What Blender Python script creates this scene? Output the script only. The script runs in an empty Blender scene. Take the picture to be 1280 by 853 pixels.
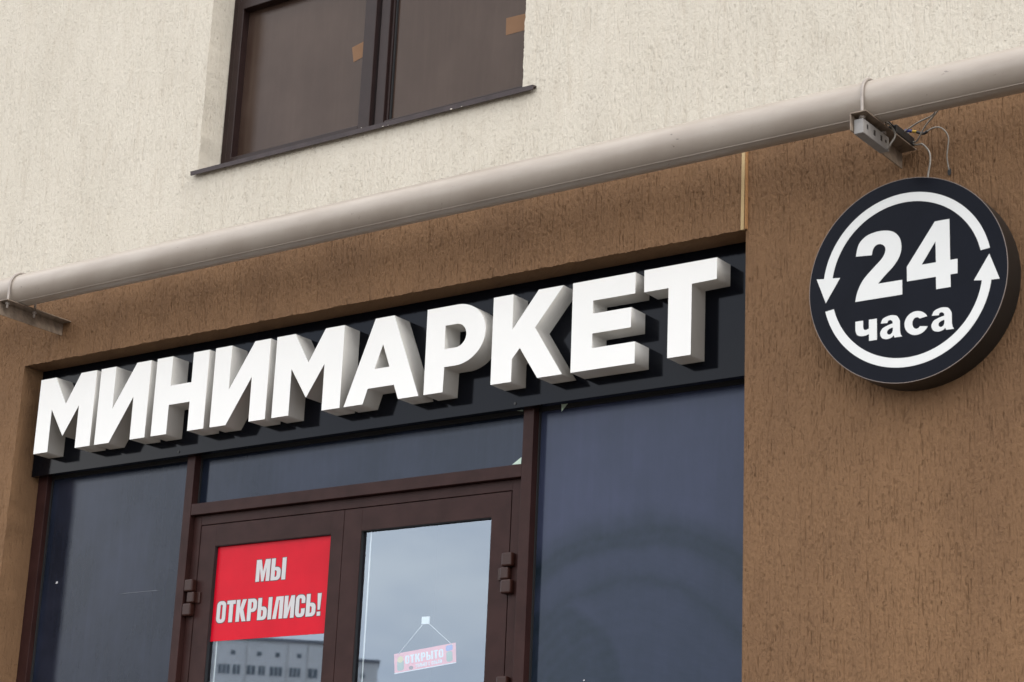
import bpy, bmesh, math, random
import numpy as np
from mathutils import Vector, Matrix

random.seed(7)
rng = np.random.default_rng(7)
scene = bpy.context.scene
col = scene.collection

# ------------------------------------------------------------------ camera
# coordinates: X along the facade, +Y into the building, Z up; the lintel's lower arris is z = 0,
# the street lies GZ below it
GZ = -4.3
cam_d = bpy.data.cameras.new('camera')
cam_d.sensor_width = 36.0
cam_d.lens = 70.07
cam_d.clip_start = 0.05
cam_d.clip_end = 3000
cam = bpy.data.objects.new('camera', cam_d)
col.objects.link(cam)
rx = Vector((0.81099419, 0.58350934, 0.04248864))
up = Vector((0.13440222, -0.25649571, 0.95715516))
bk = Vector((0.56940712, -0.7705367, -0.28644148))
cam.matrix_world = Matrix(((rx.x, up.x, bk.x, 7.8409), (rx.y, up.y, bk.y, -6.4304), (rx.z, up.z, bk.z, -2.6911), (0, 0, 0, 1)))
cam_d.dof.use_dof = True
cam_d.dof.focus_distance = 8.9
cam_d.dof.aperture_fstop = 7.1
scene.camera = cam

# ------------------------------------------------------------------ overcast sky
SUN_AZ, SUN_EL = math.radians(80), math.radians(38)      # cloud-veiled sun, off to the right and grazing the facade
sun_dir = Vector((math.sin(SUN_AZ) * math.cos(SUN_EL), -math.cos(SUN_AZ) * math.cos(SUN_EL), math.sin(SUN_EL)))
world = bpy.data.worlds.new('World')
scene.world = world
world.use_nodes = True
wn, wl = world.node_tree.nodes, world.node_tree.links
wn.clear()
w_out = wn.new('ShaderNodeOutputWorld')
w_mix = wn.new('ShaderNodeMixShader')
bg_s = wn.new('ShaderNodeBackground'); bg_s.inputs[1].default_value = 0.10
bg_c = wn.new('ShaderNodeBackground'); bg_c.inputs[1].default_value = 1.28
sky = wn.new('ShaderNodeTexSky'); sky.sky_type = 'NISHITA'; sky.sun_disc = False
sky.sun_elevation = SUN_EL
sky.sun_rotation = math.atan2(sun_dir.x, sun_dir.y)
sky.dust_density = 2.0
w_tc = wn.new('ShaderNodeTexCoord')
w_map = wn.new('ShaderNodeMapping'); w_map.inputs['Scale'].default_value = (1.6, 1.6, 4.5)
w_noise = wn.new('ShaderNodeTexNoise'); w_noise.inputs['Scale'].default_value = 1.7
w_noise.inputs['Detail'].default_value = 6.0; w_noise.inputs['Roughness'].default_value = 0.55
w_ramp = wn.new('ShaderNodeValToRGB')
w_ramp.color_ramp.elements[0].position = 0.36; w_ramp.color_ramp.elements[0].color = (0.50, 0.56, 0.67, 1)
w_ramp.color_ramp.elements[1].position = 0.64; w_ramp.color_ramp.elements[1].color = (1.10, 1.05, 0.98, 1)
wl.new(w_tc.outputs['Generated'], w_map.inputs['Vector'])
wl.new(w_map.outputs['Vector'], w_noise.inputs['Vector'])
wl.new(w_noise.outputs['Fac'], w_ramp.inputs['Fac'])
wl.new(w_ramp.outputs['Color'], bg_c.inputs['Color'])
wl.new(sky.outputs['Color'], bg_s.inputs['Color'])
w_mix.inputs[0].default_value = 0.90
wl.new(bg_s.outputs[0], w_mix.inputs[1]); wl.new(bg_c.outputs[0], w_mix.inputs[2])
wl.new(w_mix.outputs[0], w_out.inputs['Surface'])

sun_d = bpy.data.lights.new('sun', 'SUN')
sun_d.energy = 0.75
sun_d.angle = math.radians(30)
sun_d.color = (1.0, 0.96, 0.90)
sun = bpy.data.objects.new('sun', sun_d)
sun.rotation_euler = (-sun_dir).to_track_quat('-Z', 'Y').to_euler()
col.objects.link(sun)

scene.view_settings.view_transform = 'Standard'
scene.view_settings.look = 'None'
scene.view_settings.exposure = 1.2
scene.view_settings.gamma = 1.0
scene.view_settings.use_curve_mapping = False

# ------------------------------------------------------------------ material helpers
def new_mat(name):
    m = bpy.data.materials.new(name); m.use_nodes = True
    nt = m.node_tree
    return m, nt, nt.nodes['Principled BSDF']

def math_n(nt, op, a, b=None, c=None, clamp=False):
    n = nt.nodes.new('ShaderNodeMath'); n.operation = op; n.use_clamp = clamp
    for i, v in enumerate((a, b, c)):
        if v is None: continue
        if isinstance(v, (int, float)): n.inputs[i].default_value = v
        else: nt.links.new(v, n.inputs[i])
    return n.outputs[0]

def mixc(nt, fac, a, b):
    n = nt.nodes.new('ShaderNodeMix'); n.data_type = 'RGBA'
    if isinstance(fac, (int, float)): n.inputs[0].default_value = fac
    else: nt.links.new(fac, n.inputs[0])
    for s, v in ((6, a), (7, b)):
        if isinstance(v, tuple): n.inputs[s].default_value = v if len(v) == 4 else (*v, 1)
        else: nt.links.new(v, n.inputs[s])
    return n.outputs[2]

def ramp01(nt, v, lo, hi):
    n = nt.nodes.new('ShaderNodeMapRange'); n.interpolation_type = 'SMOOTHSTEP'
    nt.links.new(v, n.inputs[0]); n.inputs[1].default_value = lo; n.inputs[2].default_value = hi
    return n.outputs[0]

def pos_uz(nt, su=1.0, sz=1.0, off=0.0):
    g = nt.nodes.new('ShaderNodeNewGeometry'); s = nt.nodes.new('ShaderNodeSeparateXYZ')
    nt.links.new(g.outputs['Position'], s.inputs[0])
    u = math_n(nt, 'ADD', s.outputs[0], s.outputs[1])
    c = nt.nodes.new('ShaderNodeCombineXYZ')
    nt.links.new(math_n(nt, 'MULTIPLY', u, su), c.inputs[0])
    zz = math_n(nt, 'ADD', s.outputs[2], math_n(nt, 'MULTIPLY', s.outputs[1], 0.8))
    nt.links.new(math_n(nt, 'MULTIPLY', zz, sz), c.inputs[1])
    c.inputs[2].default_value = off
    return c.outputs[0]

def noise(nt, vec, scale=1.0, detail=2.0, rough=0.5, dist=0.0):
    n = nt.nodes.new('ShaderNodeTexNoise'); nt.links.new(vec, n.inputs['Vector'])
    n.inputs['Scale'].default_value = scale; n.inputs['Detail'].default_value = detail
    n.inputs['Roughness'].default_value = rough; n.inputs['Distortion'].default_value = dist
    return n.outputs['Fac']

def drag_lines(nt, per_m, halfw, zf, lo, hi, off):
    """thin vertical drags of irregular length: columns with jittered centres, gated along their height"""
    g = nt.nodes.new('ShaderNodeNewGeometry'); sp = nt.nodes.new('ShaderNodeSeparateXYZ')
    nt.links.new(g.outputs['Position'], sp.inputs[0])
    u = math_n(nt, 'ADD', sp.outputs[0], sp.outputs[1])
    wob = noise(nt, pos_uz(nt, 9, 7, off), 1.0, 3.0, 0.6)
    U = math_n(nt, 'ADD', math_n(nt, 'MULTIPLY', u, per_m), math_n(nt, 'MULTIPLY', wob, per_m * 0.022))
    fl = math_n(nt, 'FLOOR', U)
    fr = math_n(nt, 'SUBTRACT', U, fl)
    wn_ = nt.nodes.new('ShaderNodeTexWhiteNoise'); wn_.noise_dimensions = '1D'
    nt.links.new(math_n(nt, 'ADD', fl, off * 13.7), wn_.inputs['W'])
    cen = math_n(nt, 'ADD', 0.2, math_n(nt, 'MULTIPLY', wn_.outputs['Value'], 0.6))
    d = math_n(nt, 'DIVIDE', math_n(nt, 'ABSOLUTE', math_n(nt, 'SUBTRACT', fr, cen)), per_m)
    ln = math_n(nt, 'SUBTRACT', 1.0, ramp01(nt, d, halfw * 0.4, halfw * 1.3))
    c = nt.nodes.new('ShaderNodeCombineXYZ')
    nt.links.new(math_n(nt, 'MULTIPLY', fl, 3.731), c.inputs[0]); nt.links.new(math_n(nt, 'MULTIPLY', sp.outputs[2], zf), c.inputs[1]); c.inputs[2].default_value = off
    gate = ramp01(nt, noise(nt, c.outputs[0], 1.0, 2.0, 0.55), lo, hi)
    return math_n(nt, 'MULTIPLY', ln, gate)

def stucco(name, c1, c2, c_dirt_shade, groove_amt, groove_shade, pit_amt, bump_d, stain):
    """dragged 'bark beetle' plaster: vertical stone drags, pits, grain, weather streaks"""
    m, nt, b = new_mat(name)
    v = pos_uz(nt, 1, 1)
    groove = math_n(nt, 'MAXIMUM', math_n(nt, 'MULTIPLY', drag_lines(nt, 58, 0.0014, 5.0, 0.50, 0.66, 1.0), 0.85), math_n(nt, 'MULTIPLY', drag_lines(nt, 88, 0.0013, 11.0, 0.48, 0.66, 2.0), 0.6))
    groove = math_n(nt, 'MAXIMUM', groove, math_n(nt, 'MULTIPLY', drag_lines(nt, 47, 0.0024, 26.0, 0.58, 0.68, 3.0), 0.85))
    pits = ramp01(nt, noise(nt, pos_uz(nt, 155, 92, 1.5), 1.0, 3.0, 0.7), 0.55, 0.72)
    patch = math_n(nt, 'ADD', 0.66, math_n(nt, 'MULTIPLY', ramp01(nt, noise(nt, pos_uz(nt, 5.4, 3.6, 12.0), 1.0, 5.0, 0.65), 0.30, 0.70), 0.44))
    groove = math_n(nt, 'MULTIPLY', groove, patch)
    pits = math_n(nt, 'MULTIPLY', pits, patch)
    grain = noise(nt, pos_uz(nt, 150, 120, 2.2), 1.0, 4.0, 0.75)
    lump = noise(nt, pos_uz(nt, 46, 34, 5.0), 1.0, 3.0, 0.6)
    comb = ramp01(nt, noise(nt, pos_uz(nt, 115, 11, 15.0), 1.0, 3.0, 0.6), 0.36, 0.66)
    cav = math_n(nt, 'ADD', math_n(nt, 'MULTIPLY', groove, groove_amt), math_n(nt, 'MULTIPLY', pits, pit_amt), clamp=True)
    h = math_n(nt, 'SUBTRACT', math_n(nt, 'ADD', math_n(nt, 'MULTIPLY', grain, 0.75), math_n(nt, 'ADD', math_n(nt, 'MULTIPLY', lump, 0.35), math_n(nt, 'MULTIPLY', comb, 0.15))), cav)
    bp = nt.nodes.new('ShaderNodeBump'); bp.inputs['Strength'].default_value = 1.0; bp.inputs['Distance'].default_value = bump_d
    nt.links.new(h, bp.inputs['Height']); nt.links.new(bp.outputs[0], b.inputs['Normal'])
    mott = noise(nt, pos_uz(nt, 2.2, 1.0, 3.0), 1.0, 5.0, 0.6)
    base = mixc(nt, ramp01(nt, mott, 0.3, 0.72), c1, c2)
    streak = ramp01(nt, noise(nt, pos_uz(nt, 26, 3.2, 7.0), 1.0, 4.0, 0.6), 0.45, 0.80)
    base = mixc(nt, math_n(nt, 'MULTIPLY', streak, stain), base, c_dirt_shade)
    base = mixc(nt, math_n(nt, 'MULTIPLY', math_n(nt, 'SUBTRACT', 1.0, comb), groove_shade * 0.14), base, c_dirt_shade)
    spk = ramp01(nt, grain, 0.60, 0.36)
    base = mixc(nt, math_n(nt, 'MULTIPLY', spk, groove_shade * 0.35), base, c_dirt_shade)
    base = mixc(nt, math_n(nt, 'MULTIPLY', cav, groove_shade), base, c_dirt_shade)  # cavity shade painted into the colour of grooves, pits and grain
    nt.links.new(base, b.inputs['Base Color'])
    b.inputs['Roughness'].default_value = 0.92
    b.inputs['Specular IOR Level'].default_value = 0.25
    return m

M = {}
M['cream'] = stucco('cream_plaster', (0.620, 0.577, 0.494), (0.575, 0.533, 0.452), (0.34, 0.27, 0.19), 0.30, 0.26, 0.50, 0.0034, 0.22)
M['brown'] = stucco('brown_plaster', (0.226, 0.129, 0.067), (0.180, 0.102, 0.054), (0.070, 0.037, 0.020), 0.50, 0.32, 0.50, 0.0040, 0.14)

def plain(name, c, rough=0.5, var=0.0, vs=30.0, spec=0.5, metallic=0.0, bump=0.0, rvar=0.0, tint=(1, 1, 1, 1)):
    m, nt, b = new_mat(name)
    b.inputs['Specular Tint'].default_value = tint
    b.inputs['Roughness'].default_value = rough
    b.inputs['Specular IOR Level'].default_value = spec
    b.inputs['Metallic'].default_value = metallic
    v = pos_uz(nt)
    n = noise(nt, v, vs, 4.0, 0.6)
    if var > 0:
        d = tuple(x * (1 - var) for x in c)
        nt.links.new(mixc(nt, ramp01(nt, n, 0.3, 0.75), c, d), b.inputs['Base Color'])
    else:
        b.inputs['Base Color'].default_value = (*c, 1)
    if rvar > 0:
        nt.links.new(math_n(nt, 'ADD', rough - rvar * 0.5, math_n(nt, 'MULTIPLY', n, rvar)), b.inputs['Roughness'])
    if bump > 0:
        bp = nt.nodes.new('ShaderNodeBump'); bp.inputs['Distance'].default_value = bump; bp.inputs['Strength'].default_value = 0.6
        nt.links.new(noise(nt, v, vs * 6, 3.0), bp.inputs['Height']); nt.links.new(bp.outputs[0], b.inputs['Normal'])
    return m

M['letter_face'] = plain('white_acrylic', (0.82, 0.82, 0.80), 0.4, 0.03, 3, 0.2)
M['letter_side'] = plain('white_letter_return', (0.66, 0.645, 0.61), 0.6, 0.08, 6, 0.2)
M['panel'] = plain('black_composite_panel', (0.0028, 0.0032, 0.0050), 0.10, 0.2, 8, 0.155, rvar=0.06, tint=(0.80, 0.87, 1.0, 1))
M['sign_face'] = plain('dark_vinyl', (0.0048, 0.0052, 0.0088), 0.26, 0.3, 5, 0.095, bump=0.0003, rvar=0.08, tint=(0.80, 0.87, 1.0, 1))
M['sign_side'] = plain('black_sign_rim', (0.008, 0.008, 0.008), 0.45)
M['sign_edge'] = plain('pale_acrylic_edge', (0.20, 0.16, 0.14), 0.4)
M['white_vinyl'] = plain('white_vinyl', (0.68, 0.69, 0.68), 0.4, 0.03, 8, 0.3)
M['frame'] = plain('brown_powder_coat', (0.036, 0.0155, 0.0140), 0.42, 0.3, 9, 0.13, rvar=0.12, bump=0.0002)
M['win_frame'] = plain('dark_brown_window_plastic', (0.024, 0.013, 0.012), 0.36, 0.25, 12, 0.22, bump=0.0002)
M['gasket'] = plain('black_rubber', (0.010, 0.010, 0.011), 0.7)
M['gasket_dust'] = plain('grey_scratch', (0.10, 0.11, 0.13), 0.6)
M['hinge'] = plain('brown_hinge_metal', (0.030, 0.010, 0.007), 0.38, 0.15, 30, 0.3)
M['sill'] = plain('brown_grey_sill_sheet', (0.055, 0.040, 0.042), 0.42, 0.4, 14, 0.3, bump=0.0003)
M['chip'] = plain('plaster_crumb', (0.6, 0.56, 0.5), 0.9)
M['bracket'] = plain('beige_painted_steel', (0.25, 0.195, 0.15), 0.45, 0.5, 22, 0.3, bump=0.0005)
M['bolt'] = plain('beige_painted_rod', (0.34, 0.30, 0.27), 0.4, 0.25, 40, 0.4)
M['white_plastic'] = plain('white_plastic_box', (0.27, 0.26, 0.25), 0.45, 0.15, 30, 0.3)
M['black_plastic'] = plain('black_plastic', (0.014, 0.014, 0.015), 0.5)
M['cable_white'] = plain('white_cable', (0.34, 0.32, 0.29), 0.5, 0.3, 60, 0.3)
M['cable_black'] = plain('black_cable', (0.015, 0.016, 0.02), 0.5)
M['tape_yellow'] = plain('yellow_tape', (0.45, 0.27, 0.02), 0.5)
M['tape_blue'] = plain('blue_tape', (0.02, 0.03, 0.16), 0.45)
M['bead'] = plain('yellow_corner_bead', (0.47, 0.34, 0.17), 0.55, 0.1, 12, 0.3)
M['bead_foam'] = plain('orange_foam', (0.34, 0.17, 0.06), 0.8, 0.3, 60)
M['paper_orange'] = plain('orange_paper', (0.215, 0.120, 0.066), 0.75, 0.1, 10, 0.2)
M['poster_red'] = plain('red_poster', (0.58, 0.004, 0.020), 0.30, 0.14, 4, 0.13, rvar=0.1, bump=0.0006)
M['print_white'] = plain('white_print', (0.52, 0.52, 0.53), 0.4, 0, 1, 0.3)
M['print_dark'] = plain('dark_print', (0.06, 0.03, 0.04), 0.5)
M['gap_light'] = plain('pale_green_gap_light', (0.52, 0.66, 0.55), 0.4)
M['card_pink'] = plain('pink_red_card', (0.98, 0.34, 0.38), 0.4, 0.1, 20)
M['card_white'] = plain('white_card', (0.85, 0.85, 0.85), 0.5)
M['card_yellow'] = plain('yellow_print', (0.75, 0.60, 0.20), 0.5)
M['card_blue'] = plain('blue_print', (0.18, 0.24, 0.62), 0.5)
M['card_green'] = plain('grey_green_print', (0.30, 0.38, 0.28), 0.5)
M['room'] = plain('dim_room_plaster', (0.16, 0.16, 0.17), 0.9, 0.2, 2)
M['asphalt'] = plain('asphalt', (0.055, 0.055, 0.057), 0.9, 0.35, 3)
M['paving'] = plain('concrete_paving', (0.105, 0.088, 0.072), 0.9, 0.2, 2)
M['kerb'] = plain('concrete_kerb', (0.15, 0.135, 0.12), 0.9, 0.2, 2)
M['block_wall'] = plain('pale_panel_block', (0.90, 0.87, 0.83), 0.9, 0.06, 0.35)
M['block_joint'] = plain('panel_seam', (0.66, 0.63, 0.59), 0.9)
M['block_glass'] = plain('far_window_glass', (0.13, 0.15, 0.17), 0.1)
M['block_frame'] = plain('white_window_frame', (0.6, 0.6, 0.58), 0.6)
M['roof_metal'] = plain('grey_roof_metal', (0.22, 0.23, 0.26), 0.5)

def pipe_mat():
    m, nt, b = new_mat('grey_beige_gas_pipe_paint')
    v = pos_uz(nt)
    n = noise(nt, pos_uz(nt, 3, 9), 1.0, 4.0, 0.6)
    base = mixc(nt, ramp01(nt, n, 0.3, 0.7), (0.365, 0.320, 0.276), (0.315, 0.270, 0.228))
    sc = ramp01(nt, noise(nt, pos_uz(nt, 16, 30, 2.0), 1.0, 6.0, 0.75), 0.645, 0.68)
    base = mixc(nt, math_n(nt, 'MULTIPLY', sc, 0.75), base, (0.10, 0.08, 0.075))
    grime = ramp01(nt, noise(nt, pos_uz(nt, 24, 4, 5.0), 1.0, 5.0, 0.65), 0.55, 0.8)
    base = mixc(nt, math_n(nt, 'MULTIPLY', grime, 0.25), base, (0.25, 0.2, 0.17))
    nt.links.new(base, b.inputs['Base Color'])
    b.inputs['Roughness'].default_value = 0.36
    b.inputs['Specular IOR Level'].default_value = 0.45
    bp = nt.nodes.new('ShaderNodeBump'); bp.inputs['Distance'].default_value = 0.0012; bp.inputs['Strength'].default_value = 0.5
    nt.links.new(noise(nt, v, 26, 4.0, 0.6), bp.inputs['Height']); nt.links.new(bp.outputs[0], b.inputs['Normal'])
    return m
M['pipe'] = pipe_mat()

def film_mat(name, base_c, dust_c, rough, swirl=None, mesh_scale=420.0, dust=0.5, tint=(0.84, 0.90, 1.0, 1), spec=0.30):
    """matt perforated film on shop glass, dusty, with wipe marks"""
    m, nt, b = new_mat(name)
    g = nt.nodes.new('ShaderNodeNewGeometry'); s = nt.nodes.new('ShaderNodeSeparateXYZ')
    nt.links.new(g.outputs['Position'], s.inputs[0])
    cloud = noise(nt, pos_uz(nt, 2.2, 1.6, 6.0), 1.0, 5.0, 0.6)
    streak = noise(nt, pos_uz(nt, 30, 1.8, 1.0), 1.0, 4.0, 0.6)
    f = math_n(nt, 'ADD', math_n(nt, 'MULTIPLY', ramp01(nt, cloud, 0.35, 0.75), 0.6), math_n(nt, 'MULTIPLY', ramp01(nt, streak, 0.4, 0.8), 0.22))
    if swirl:
        cx, cz = swirl
        def dist(px, pz):
            dx = math_n(nt, 'SUBTRACT', s.outputs[0], px); dz = math_n(nt, 'SUBTRACT', s.outputs[2], pz)
            r = math_n(nt, 'SQRT', math_n(nt, 'ADD', math_n(nt, 'MULTIPLY', dx, dx), math_n(nt, 'MULTIPLY', dz, dz)))
            return math_n(nt, 'ADD', r, math_n(nt, 'MULTIPLY', math_n(nt, 'SUBTRACT', noise(nt, pos_uz(nt, 2.4, 2.4, 2.0), 1.0, 4.0, 0.6), 0.5), 0.12))
        r1 = dist(cx, cz); r2 = dist(cx - 0.35, cz + 0.20)
        def band(r, c, w): return math_n(nt, 'SUBTRACT', 1.0, ramp01(nt, math_n(nt, 'ABSOLUTE', math_n(nt, 'SUBTRACT', r, c)), 0.0, w))
        def below(r, c, w): return math_n(nt, 'SUBTRACT', 1.0, ramp01(nt, r, c - w, c + w))
        fine = math_n(nt, 'ADD', math_n(nt, 'MULTIPLY', math_n(nt, 'SINE', math_n(nt, 'MULTIPLY', r1, 120.0)), 0.06), 0.94)
        wipe = math_n(nt, 'MAXIMUM', math_n(nt, 'MULTIPLY', band(r1, 0.83, 0.14), 0.92), math_n(nt, 'MULTIPLY', band(r1, 0.64, 0.11), 0.75))
        wipe = math_n(nt, 'MAXIMUM', wipe, math_n(nt, 'MULTIPLY', below(r1, 0.80, 0.10), 0.45))
        wipe = math_n(nt, 'MAXIMUM', wipe, math_n(nt, 'MULTIPLY', below(r2, 0.37, 0.05), 0.85))
        wipe = math_n(nt, 'MULTIPLY', math_n(nt, 'MULTIPLY', wipe, fine), math_n(nt, 'ADD', 0.55, math_n(nt, 'MULTIPLY', noise(nt, pos_uz(nt, 14, 14, 3.0), 1.0, 4.0, 0.65), 0.8)), clamp=True)
        f = math_n(nt, 'MULTIPLY', math_n(nt, 'ADD', math_n(nt, 'MULTIPLY', f, 0.5), 0.5), math_n(nt, 'SUBTRACT', 1.0, wipe))
    base = mixc(nt, math_n(nt, 'MULTIPLY', f, dust), base_c, dust_c)
    spk = ramp01(nt, noise(nt, pos_uz(nt, 46, 46, 8.0), 1.0, 3.0, 0.6), 0.80, 0.83)
    base = mixc(nt, math_n(nt, 'MULTIPLY', spk, 0.6), base, (0.3, 0.3, 0.3))
    nt.links.new(base, b.inputs['Base Color'])
    nt.links.new(math_n(nt, 'ADD', rough, math_n(nt, 'MULTIPLY', f, 0.10)), b.inputs['Roughness'])
    b.inputs['IOR'].default_value = 1.5
    b.inputs['Specular IOR Level'].default_value = spec
    b.inputs['Specular Tint'].default_value = tint
    wv = nt.nodes.new('ShaderNodeTexWave'); wv.wave_type = 'BANDS'; wv.bands_direction = 'Y'
    nt.links.new(pos_uz(nt, 1, 1), wv.inputs['Vector']); wv.inputs['Scale'].default_value = mesh_scale * 0.16
    wv.inputs['Distortion'].default_value = 1.5
    bp = nt.nodes.new('ShaderNodeBump'); bp.inputs['Distance'].default_value = 0.0004; bp.inputs['Strength'].default_value = 0.25
    nt.links.new(math_n(nt, 'ADD', wv.outputs['Fac'], noise(nt, pos_uz(nt, 3, 3), 1.0, 2.0)), bp.inputs['Height'])
    nt.links.new(bp.outputs[0], b.inputs['Normal'])
    return m
M['film'] = film_mat('dark_blue_window_film', (0.006, 0.009, 0.016), (0.034, 0.040, 0.070), 0.06, None, 420.0, 0.65, (0.68, 0.79, 1.0, 1), 0.38)
M['film_wiped'] = film_mat('dark_blue_window_film_wiped', (0.006, 0.012, 0.016), (0.042, 0.047, 0.090), 0.06, (3.56, -1.955), 420.0, 0.95, (0.68, 0.79, 1.0, 1), 0.33)
M['film_brown'] = film_mat('brown_mesh_window', (0.040, 0.024, 0.018), (0.080, 0.054, 0.042), 0.10, None, 500.0, 0.8, (1.0, 0.92, 0.88, 1), 0.25)

def door_glass():
    m = bpy.data.materials.new('double_glazed_door_glass'); m.use_nodes = True
    nt = m.node_tree; nt.nodes.clear()
    out = nt.nodes.new('ShaderNodeOutputMaterial')
    mx = nt.nodes.new('ShaderNodeMixShader')
    tr = nt.nodes.new('ShaderNodeBsdfTransparent'); tr.inputs[0].default_value = (0.90, 0.93, 0.93, 1)
    gl = nt.nodes.new('ShaderNodeBsdfGlossy'); gl.inputs['Roughness'].default_value = 0.012; gl.inputs[0].default_value = (0.67, 0.81, 1.0, 1)
    fr = nt.nodes.new('ShaderNodeFresnel'); fr.inputs[0].default_value = 1.52
    gb = nt.nodes.new('ShaderNodeNewGeometry')
    f = math_n(nt, 'MULTIPLY', math_n(nt, 'MULTIPLY', fr.outputs[0], 4.4), math_n(nt, 'SUBTRACT', 1.0, gb.outputs['Backfacing']), clamp=True)
    nt.links.new(f, mx.inputs[0]); nt.links.new(tr.outputs[0], mx.inputs[1]); nt.links.new(gl.outputs[0], mx.inputs[2])
    nt.links.new(mx.outputs[0], out.inputs[0])
    return m
M['door_glass'] = door_glass()

# ------------------------------------------------------------------ mesh helpers
def link(name, me, parent=None, mat=None, smooth=False):
    o = bpy.data.objects.new(name, me)
    col.objects.link(o)
    if parent is not None: o.parent = parent
    if mat is not None:
        for mm in (mat if isinstance(mat, (list, tuple)) else [mat]): me.materials.append(M[mm])
    if smooth:
        for p in me.polygons: p.use_smooth = True
    return o

def tag(o, label=None, cat=None, group=None, kind=None):
    if label: o['label'] = label
    if cat: o['category'] = cat
    if group: o['group'] = group
    if kind: o['kind'] = kind
    return o

def thing(name, label, cat, group=None):
    o = bpy.data.objects.new(name, None)
    o.empty_display_size = 0.1
    col.objects.link(o)
    return tag(o, label, cat, group)

def bm_mesh(bm, name):
    bmesh.ops.recalc_face_normals(bm, faces=bm.faces[:])
    me = bpy.data.meshes.new(name); bm.to_mesh(me); bm.free()
    return me

def add_box(bm, x0, x1, y0, y1, z0, z1, bev=0.0):
    r = bmesh.ops.create_cube(bm, size=1.0)
    vs = r['verts']
    for v in vs:
        v.co = Vector(((x0 + x1) / 2 + v.co.x * (x1 - x0), (y0 + y1) / 2 + v.co.y * (y1 - y0), (z0 + z1) / 2 + v.co.z * (z1 - z0)))
    if bev > 0:
        es = list({e for v in vs for e in v.link_edges})
        bmesh.ops.bevel(bm, geom=es, offset=bev, segments=2, profile=0.5, affect='EDGES')

def box(name, x0, x1, y0, y1, z0, z1, mat, parent=None, bev=0.0):
    bm = bmesh.new(); add_box(bm, x0, x1, y0, y1, z0, z1, bev)
    return link(name, bm_mesh(bm, name), parent, mat)

def catmull(pts, n=6, closed=False):
    P = [Vector(p) for p in pts]; out = []
    N = len(P)
    for i in range(N if closed else N - 1):
        if closed:
            a, b, c, d = P[(i - 1) % N], P[i], P[(i + 1) % N], P[(i + 2) % N]
        else:
            a, b, c, d = P[max(i - 1, 0)], P[i], P[i + 1], P[min(i + 2, N - 1)]
        for k in range(n):
            t = k / n
            out.append(0.5 * ((2 * b) + (-a + c) * t + (2 * a - 5 * b + 4 * c - d) * t * t + (-a + 3 * b - 3 * c + d) * t ** 3))
    if not closed: out.append(P[-1])
    return out

def add_tube(bm, pts, r, seg=8, caps=True):
    P = [Vector(p) for p in pts]
    rings = []
    prev = None
    for i, p in enumerate(P):
        t = (P[min(i + 1, len(P) - 1)] - P[max(i - 1, 0)]).normalized()
        if prev is None:
            a = Vector((0, 0, 1)) if abs(t.z) < 0.9 else Vector((1, 0, 0))
            u = t.cross(a).normalized()
        else:
            u = (prev - t * prev.dot(t)).normalized()
        prev = u
        w = t.cross(u)
        rings.append([bm.verts.new(p + (u * math.cos(2 * math.pi * k / seg) + w * math.sin(2 * math.pi * k / seg)) * r) for k in range(seg)])
    for A, B in zip(rings, rings[1:]):
        for k in range(seg):
            bm.faces.new((A[k], A[(k + 1) % seg], B[(k + 1) % seg], B[k]))
    if caps:
        bm.faces.new(rings[0]); bm.faces.new(rings[-1][::-1])

def tube(name, pts, r, mat, parent=None, seg=8):
    bm = bmesh.new(); add_tube(bm, pts, r, seg)
    return link(name, bm_mesh(bm, name), parent, mat, smooth=True)

def shape_mesh(name, loops, y_front, y_back=None):
    """closed (x, z) loops -> mesh in the facade plane, filled with holes, extruded from y_front to y_back"""
    cu = bpy.data.curves.new('outline', 'CURVE'); cu.dimensions = '2D'; cu.fill_mode = 'BOTH'
    d = 0.0 if y_back is None else (y_back - y_front)
    cu.extrude = d / 2
    for lp in loops:
        sp = cu.splines.new('POLY'); sp.points.add(len(lp) - 1)
        for p, q in zip(sp.points, lp): p.co = (q[0], q[1], 0, 1)
        sp.use_cyclic_u = True
    o = bpy.data.objects.new('outline', cu); col.objects.link(o)
    dg = bpy.context.evaluated_depsgraph_get(); dg.update()
    me = bpy.data.meshes.new_from_object(o.evaluated_get(dg))
    me.name = name
    n = len(me.vertices)
    co = np.empty(n * 3); me.vertices.foreach_get('co', co); co = co.reshape(-1, 3)
    new = np.stack([co[:, 0], y_front + d / 2 - co[:, 2], co[:, 1]], 1)
    me.vertices.foreach_set('co', new.ravel()); me.update()
    bpy.data.objects.remove(o); bpy.data.curves.remove(cu)
    me.materials.clear()
    if d == 0:
        pass
    return me

def shape(name, loops, y_front, y_back, mat, parent=None):
    me = shape_mesh(name, loops, y_front, y_back)
    o = link(name, me, parent, mat)
    if isinstance(mat, (list, tuple)):
        for p in me.polygons: p.material_index = 0 if p.normal.y < -0.7 else 1
    return o

def arc(cx, cz, rx_, rz_, a0, a1, n=24):
    return [(cx + rx_ * math.cos(math.radians(a0 + (a1 - a0) * i / n)), cz + rz_ * math.sin(math.radians(a0 + (a1 - a0) * i / n))) for i in range(n + 1)]

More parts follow.
